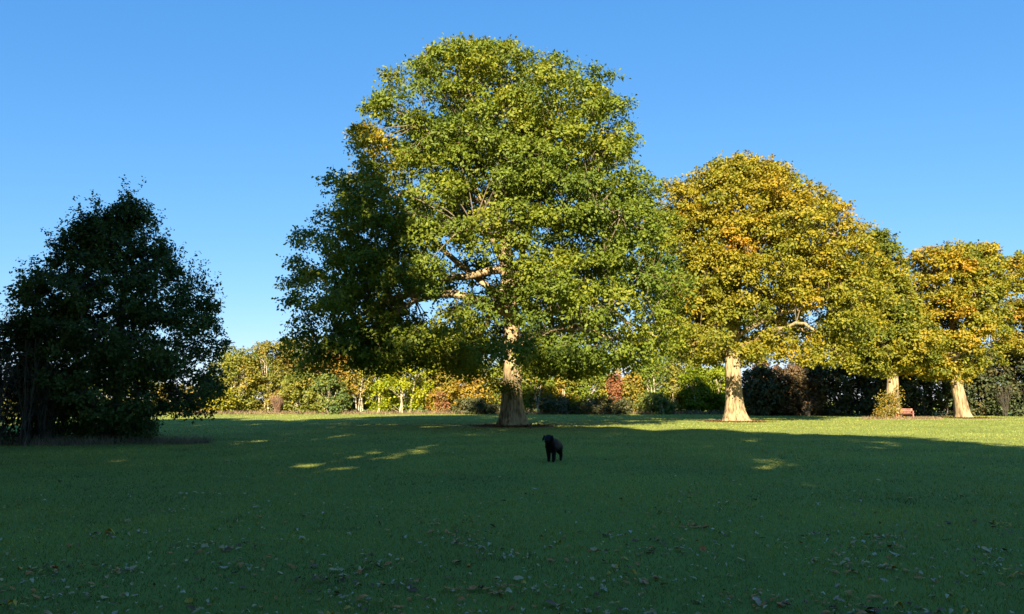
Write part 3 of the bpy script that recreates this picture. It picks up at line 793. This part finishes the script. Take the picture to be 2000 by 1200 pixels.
dry_grass('dry_grass', 'rough reddish straw grass along the foot of the far hedge', 9000, (-38, 28), lambda X, r: 85.6 + r.uniform(0, 1.6, len(X)), 0.6, 402, 0.03)
dry_grass('dry_grass', 'dry straw grass round the foot of the oak by the bench', 1600, (tb.x - 3.2, tb.x + 3.4), lambda X, r: tb.y - 1.3 + r.normal(size=len(X)) * 0.35, 0.3, 403, 0.03)

for key, lab, nn in (('main', 'brown leaf litter round the foot of the tallest oak', 2600), ('second', 'brown leaf litter round the foot of the golden domed oak', 1800), ('fourth', 'brown leaf litter below the leaning pale trunk', 1500)):
    q_ = TREES[key]; rg = np.random.default_rng(int(q_.x * 10) + 700)
    an = rg.uniform(0, 6.28, nn); rr_ = 0.8 + np.abs(rg.normal(size=nn)) * 0.9
    Pn = np.stack([q_.x + np.cos(an) * rr_, q_.y + np.sin(an) * rr_, 0.02 + rg.uniform(0, 0.05, nn)], 1)
    Dn = unit(rg.normal(size=(nn, 3)) * np.array([1, 1, 0.3]))
    Vv, Ff = leaf_geo(Pn, Dn, rg.uniform(0.08, 0.17, nn), rg, np.tile(np.array([0, 0, 1.0]), (nn, 1)))
    ll = np.repeat(np.stack([rg.uniform(0.3, 1, nn), rg.uniform(0.7, 1.2, nn), np.zeros(nn)], 1), 2, axis=0)
    tag(link('leaf_litter', np_mesh('leaf_litter', Vv, Ff, ll), M['rust'], kind='stuff'), lab, 'leaf litter')

# ------------------------------------------------------------------ woodland behind the viewpoint (its shade lies on the lawn)
u_ = np.array([math.sin(SUN_AZ), math.cos(SUN_AZ)]); v_ = np.array([math.cos(SUN_AZ), -math.sin(SUN_AZ)])
def wood_tree(label, group, x, y, h, w, seed, z0f=0.25, n=215, nros=10, nleaf=9, L=0.55, belly=0.4):
    rng = np.random.default_rng(seed)
    root = empty('woodland_tree', (x, y, 0), label, 'tree', group)
    env = dome_env(0, w, h * z0f, h * (1 - z0f), belly)
    cl = sample_clumps(env, 0, 0.9, n, (1.0, 1.8), rng, 0.6)
    V, Fc, lf = crown_mesh('wood', cl, np.array([0, 0, h * 0.5]), nros, nleaf, L, rng, lambda P: 0.4 + 0 * P[:, 0], spread=0.3)
    link('crown', np_mesh('crown', V, Fc, lf), M['wood'], root, 'stuff')
    tV, tQ = trunk_geo(np.array([[0, 0, 0], [0.1, 0, h * 0.3], [0, 0.1, h * 0.6], [0, 0, h * 0.85]]), [0.5, 0.4, 0.28, 0.08], rng, 0.8, sides=14, fine=12)
    link('trunk', np_mesh('trunk', tV, tQ, smooth=True), M['bark'], root)
    return root
def copy_tree(root, loc, scale, rz):
    r = root.copy(); C.objects.link(r); r.location = loc; r.scale = scale; r.rotation_euler = (0, 0, rz)
    for ch in list(root.children):
        c = ch.copy(); C.objects.link(c); c.parent = r
    return r
wl = 'tall leafy tree of the woodland row behind the viewpoint'
wg = 'woodland row behind the viewpoint'
proto = [wood_tree(wl, wg, 0, 0, 20, 12, 501), wood_tree(wl, wg, 0, 0, 20, 11.5, 502), wood_tree(wl, wg, 0, 0, 20, 10, 503, 0.10, n=200)]
spots = [(-27, -11, 28.0, 0), (-20, -10, 29.2, 1), (-13.5, -11, 30.4, 0), (-7, -10, 30.9, 1), (-1.5, -11, 29.3, 0), (4.5, -10, 27.2, 1), (9.5, -11, 24.6, 0), (14.5, -11, 19.0, 1), (20, -12, 17.5, 0)]
for q in range(9):
    spots.append((-27 + q * 5.6, -18 - (q % 3) * 0.8, 18 + 0.8 * math.sin(q * 2.1), 2))
# more of them along the left side of the lawn
for (x, y, H, k) in [(-30.5, 30.5, 18.5, 0), (-41, 38, 18.5, 1), (-25.5, 20.5, 21, 1), (-19.5, 12.5, 20, 0)]:
    spots.append((x * v_[0] + y * v_[1], x * u_[0] + y * u_[1], H, k))
used = [False, False, False]
for i, (s, d, H, k) in enumerate(spots):
    p = v_ * s + u_ * d
    sc = H / 20.0
    wsc = 0.85 if i >= 18 else (0.9 if 3 < i < 9 else (1.15 if i >= 9 else 1.0))
    if not used[k]:
        used[k] = True
        r = proto[k]; r.location = (p[0], p[1], 0); r.scale = (wsc, wsc, sc); r.rotation_euler = (0, 0, i * 1.1)
    else:
        c_ = copy_tree(proto[k], (p[0], p[1], 0), (wsc, wsc, sc), i * 1.1)
        if i >= 18:
            tag(c_, 'tall leafy tree standing beyond the dark thicket beside the lawn', 'tree', 'trees beyond the dark thicket')
wood_tree('tallest high-crowned tree between the viewpoint and the dark thicket', None, -15.9, 17.0, 32.0, 16.0, 520, 0.54, n=210, belly=0.08)

# ------------------------------------------------------------------ bench by the third oak
def bench():
    p = gpix(1766, 818.5)
    root = empty('park_bench', (p.x, p.y, 0), 'weathered reddish wooden bench beside the ivy-clad oak', 'bench')
    root.rotation_euler = (0, 0, R(-14))
    Wd = 1.55
    def part(nm, c, s, rot=None):
        g = Geo(); g.box(c, s, rot); return link(nm, g.mesh(nm, False), M['bench'], root)
    tilt = Matrix.Rotation(R(12), 3, 'X')
    for k in range(3):
        part('back_slat', (0, 0.27 + 0.03 * k, 0.56 + 0.13 * k), (Wd, 0.03, 0.10), tilt)
    for k in range(4):
        part('seat_slat', (0, -0.20 + 0.125 * k, 0.44), (Wd, 0.105, 0.035))
    for sx in (-1, 1):
        part('leg', (sx * 0.68, -0.19, 0.209), (0.08, 0.07, 0.425))
        part('leg', (sx * 0.68, 0.19, 0.209), (0.08, 0.07, 0.425))
        part('back_post', (sx * 0.66, 0.325, 0.62), (0.07, 0.05, 0.55), tilt)
        part('armrest', (sx * 0.70, 0.0, 0.665), (0.075, 0.56, 0.04))
        part('arm_post', (sx * 0.70, -0.20, 0.553), (0.06, 0.06, 0.19))
    part('rail', (0, 0.19, 0.25), (1.28, 0.04, 0.07))
bench()

# ------------------------------------------------------------------ black dog
def dog():
    p = gpix(1081, 901.5)
    root = empty('dog', (p.x, p.y, 0), 'black dog standing on the lawn facing the viewer', 'dog')
    root.rotation_euler = (0, 0, R(-90 - 21))
    S = 1.03
    v = []; e = []; r = []
    def add(co, rad, par=None):
        v.append(tuple(c * S for c in co)); r.append(rad if isinstance(rad, tuple) else (rad, rad)); i = len(v) - 1
        if par is not None:
            e.append((par, i))
        return i
    pel = add((-0.28, 0, 0.450), (0.150, 0.155))
    bel = add((-0.05, 0, 0.420), (0.165, 0.175), pel)
    che = add((0.18, 0, 0.420), (0.180, 0.205), bel)
    nb = add((0.28, 0, 0.520), 0.140, che)
    nk = add((0.34, 0, 0.575), 0.125, nb)
    hd = add((0.405, 0, 0.615), (0.128, 0.118), nk)
    st = add((0.49, 0, 0.585), 0.086, hd)
    mz = add((0.56, 0, 0.555), 0.062, st)
    ns = add((0.595, 0, 0.548), 0.048, mz)
    for s in (-1, 1):
        sh = add((0.19, s * 0.070, 0.33), 0.090, che)
        el = add((0.17, s * 0.075, 0.25), 0.066, sh)
        fo = 0.03 if s > 0 else -0.02
        wr = add((0.19 + fo, s * 0.07, 0.12), 0.045, el)
        pw = add((0.195 + fo, s * 0.07, 0.035), 0.042, wr)
        add((0.24 + fo, s * 0.07, 0.024), 0.036, pw)
        hp = add((-0.28, s * 0.075, 0.36), 0.120, pel)
        kn = add((-0.225, s * 0.09, 0.26), 0.085, hp)
        hk = add((-0.365, s * 0.09, 0.155), 0.048, kn)
        hp2 = add((-0.345, s * 0.09, 0.035), 0.040, hk)
        add((-0.30, s * 0.09, 0.022), 0.034, hp2)
    t1 = add((-0.42, 0, 0.49), 0.042, pel)
    t2 = add((-0.53, 0.02, 0.41), 0.03, t1)
    add((-0.61, 0.04, 0.32), 0.016, t2)
    me = bpy.data.meshes.new('body')
    me.from_pydata(v, e, [])
    o = bpy.data.objects.new('body', me); C.objects.link(o)
    sk = o.modifiers.new('skin', 'SKIN')
    sk.use_smooth_shade = True
    for i, (a, b) in enumerate(r):
        me.skin_vertices[0].data[i].radius = (a * S, b * S)
    me.skin_vertices[0].data[0].use_root = True
    ss = o.modifiers.new('sub', 'SUBSURF'); ss.levels = 2; ss.render_levels = 2
    dg = bpy.context.evaluated_depsgraph_get()
    ev = bpy.data.meshes.new_from_object(o.evaluated_get(dg))
    bpy.data.objects.remove(o)
    zmin = min(q.co.z for q in ev.vertices)
    for q in ev.vertices:
        q.co.z -= zmin + 0.004
    ev.materials.clear(); ev.materials.append(M['dog'])
    body = link('body', ev, None, root)
    def blob(nm, c, s, mat, rot=None, n=10):
        th = np.linspace(0, np.pi, n); ph = np.linspace(0, 2 * np.pi, 14, endpoint=False)
        Vv = np.array([[math.sin(a) * math.cos(b) * s[0], math.sin(a) * math.sin(b) * s[1], math.cos(a) * s[2]] for a in th for b in ph])
        if rot is not None:
            Vv = Vv @ np.array(rot).T
        Qq = np.array([[i * 14 + j, (i + 1) * 14 + j, (i + 1) * 14 + (j + 1) % 14, i * 14 + (j + 1) % 14] for i in range(n - 1) for j in range(14)])
        return link(nm, np_mesh(nm, Vv * S + np.array(c) * S - np.array([0, 0, zmin]), Qq, smooth=True), mat, body)
    for s in (-1, 1):
        blob('ear', (0.415, s * 0.122, 0.612), (0.052, 0.022, 0.078), M['dog'], Matrix.Rotation(R(16 * s), 3, 'X'))
        blob('eye', (0.505, s * 0.050, 0.640), (0.012, 0.012, 0.012), M['dog_nose'])
    blob('nose', (0.636, 0, 0.562), (0.016, 0.024, 0.018), M['dog_nose'])
dog()

# ------------------------------------------------------------------ fallen leaves
def leaf_outline(kind, rng):
    """one lobed leaf, base at origin, along +x, unit length"""
    if kind == 'oak':
        xs_ = [0, .15, .28, .36, .5, .58, .72, .80, .92, 1.0]
        hw = [.02, .10, .22, .13, .30, .18, .29, .18, .16, 0.0]
    elif kind == 'maple':
        xs_ = [0, .08, .16, .30, .40, .52, .66, .78, .88, 1.0]
        hw = [.02, .22, .36, .26, .50, .26, .34, .14, .10, 0.0]
    else:
        xs_ = [0, .1, .22, .36, .5, .62, .74, .85, .93, 1.0]
        hw = [.01, .14, .24, .31, .33, .31, .25, .17, .09, 0.0]
    xs_ = np.array(xs_); hw = np.array(hw) * rng.uniform(0.8, 1.15)
    curl = rng.uniform(-0.6, 2.2); arch = rng.uniform(-0.4, 0.9)
    V = []
    for x, h in zip(xs_, hw):
        zc = arch * 0.4 * math.sin(math.pi * x) + rng.normal() * 0.015
        for sgn in (-1, 0, 1):
            hh = h * sgn
            V.append([x - 0.5, hh * math.cos(curl * abs(hh)), zc + curl * 1.1 * hh * hh + rng.normal() * 0.02 * abs(sgn)])
    V = np.array(V); V[:, 2] -= V[:, 2].min()
    n = len(xs_)
    Q = []
    for i in range(n - 1):
        a = i * 3
        Q += [[a, a + 1, a + 4, a + 3], [a + 1, a + 2, a + 5, a + 4]]
    return V, np.array(Q)

leafcols = {
    'pale grey-green': ((0.46, 0.38, 0.20), (0.68, 0.58, 0.35), 'pale underside'),
    'tan': ((0.52, 0.32, 0.13), (0.66, 0.44, 0.20), 'tan'),
    'rust-brown': ((0.50, 0.17, 0.04), (0.66, 0.26, 0.06), 'rust'),
    'dark brown': ((0.15, 0.07, 0.035), (0.28, 0.13, 0.06), 'dark'),
    'pinkish-grey': ((0.52, 0.33, 0.20), (0.66, 0.45, 0.29), 'pinkish'),
    'yellow-ochre': ((0.55, 0.30, 0.03), (0.68, 0.40, 0.05), 'ochre'),
}
def leafy(name, c1, c2):
    m = plainmat(name, c1, c2, 18, rough=0.6, spec=0.25)
    return m
def fallen():
    rng = np.random.default_rng(900)
    keys = list(leafcols)
    prob = np.array([0.28, 0.17, 0.21, 0.18, 0.12, 0.04])
    mats = {k: leafy('fallen_leaf_' + v[2].replace(' ', '_'), v[0], v[1]) for k, v in leafcols.items()}
    mesh = {}
    for k in keys:
        lst = []
        for kind in ('oak', 'maple', 'oval', 'oak', 'oval'):
            V, Q = leaf_outline(kind, rng)
            me = np_mesh('fallen_leaf', V, Q, smooth=True); me.materials.append(mats[k]); lst.append((me, V, Q))
        mesh[k] = lst
    # scattered with drifts: cluster centres plus singles
    n = 9500
    Y = 4.6 * np.exp(rng.uniform(0, 1, n) ** 1.15 * math.log(30 / 4.6))
    X = rng.uniform(-1, 1, n) * (0.70 * Y + 0.8)
    cl = rng.uniform(size=n) < 0.42
    nc = 150
    cy = 4.8 * np.exp(rng.uniform(0, 1, nc) ** 1.5 * math.log(18 / 4.8)); cx = rng.uniform(-1, 1, nc) * 0.7 * cy
    ci = rng.integers(0, nc, n)
    X = np.where(cl, cx[ci] + rng.normal(size=n) * 0.16, X); Y = np.where(cl, np.maximum(cy[ci] + rng.normal(size=n) * 0.13, 4.5), Y)
    # clumps share a dominant colour
    ck = rng.choice(len(keys), nc, p=np.array([0.13, 0.20, 0.31, 0.17, 0.13, 0.06]))
    col = np.where(cl & (rng.uniform(size=n) < 0.65), ck[ci], rng.choice(len(keys), n, p=prob))
    thin = rng.uniform(size=n) < np.clip(1.15 - Y / 14, 0.10, 0.9)
    size = np.clip(rng.lognormal(math.log(0.048), 0.36, n), 0.022, 0.12) * np.array([0.72, 0.95, 1.1, 1.0, 0.9, 1.1])[col]
    inview = (np.abs(X) < 0.685 * Y) & (Y > 5.55)
    score = np.where(inview & thin, size / Y, 0)
    order = np.argsort(-score)
    big = set(order[:300].tolist())
    Vs, Fs, n0, MI = [], [], 0, []
    for i in range(n):
        if not thin[i]:
            continue
        k = keys[col[i]]
        me, V, Q = mesh[k][rng.integers(5)]
        rz = rng.uniform(0, 6.283); tx = rng.normal() * 0.22; ty = rng.normal() * 0.22
        z = 0.008 + rng.uniform(0, 0.02)
        if i in big:
            o = link('fallen_leaf', me)
            o.location = (X[i], Y[i], z); o.rotation_euler = (tx, ty, rz); o.scale = (size[i],) * 3
            tag(o, k + ' fallen leaf lying on the shaded grass', 'leaf', k + ' leaves fallen on the lawn')
        else:
            Mx = Matrix.Rotation(rz, 3, 'Z') @ Matrix.Rotation(ty, 3, 'Y') @ Matrix.Rotation(tx, 3, 'X')
            # farther leaves need fewer faces
            VV = V if Y[i] < 7.2 else V[[0, 1, 2, 12, 13, 14, 27, 28, 29]]
            QQ = Q if Y[i] < 7.2 else np.array([[0, 1, 4, 3], [1, 2, 5, 4], [3, 4, 7, 6], [4, 5, 8, 7]])
            Vs.append((VV * size[i] * (1 if Y[i] < 7.2 else 1.15)) @ np.array(Mx).T + np.array([X[i], Y[i], z])); Fs.append(QQ + n0); n0 += len(VV); MI += [col[i]] * len(QQ)
    me = np_mesh('leaf_litter', np.concatenate(Vs), np.concatenate(Fs), smooth=True)
    for k in keys:
        me.materials.append(mats[k])
    me.polygons.foreach_set('material_index', np.array(MI, dtype=np.int32))
    o = link('leaf_litter', me, kind='stuff')
    tag(o, 'small scattered autumn leaves littering the shaded lawn', 'leaf litter')
    # pale leaves in the sun under the oaks
fallen()
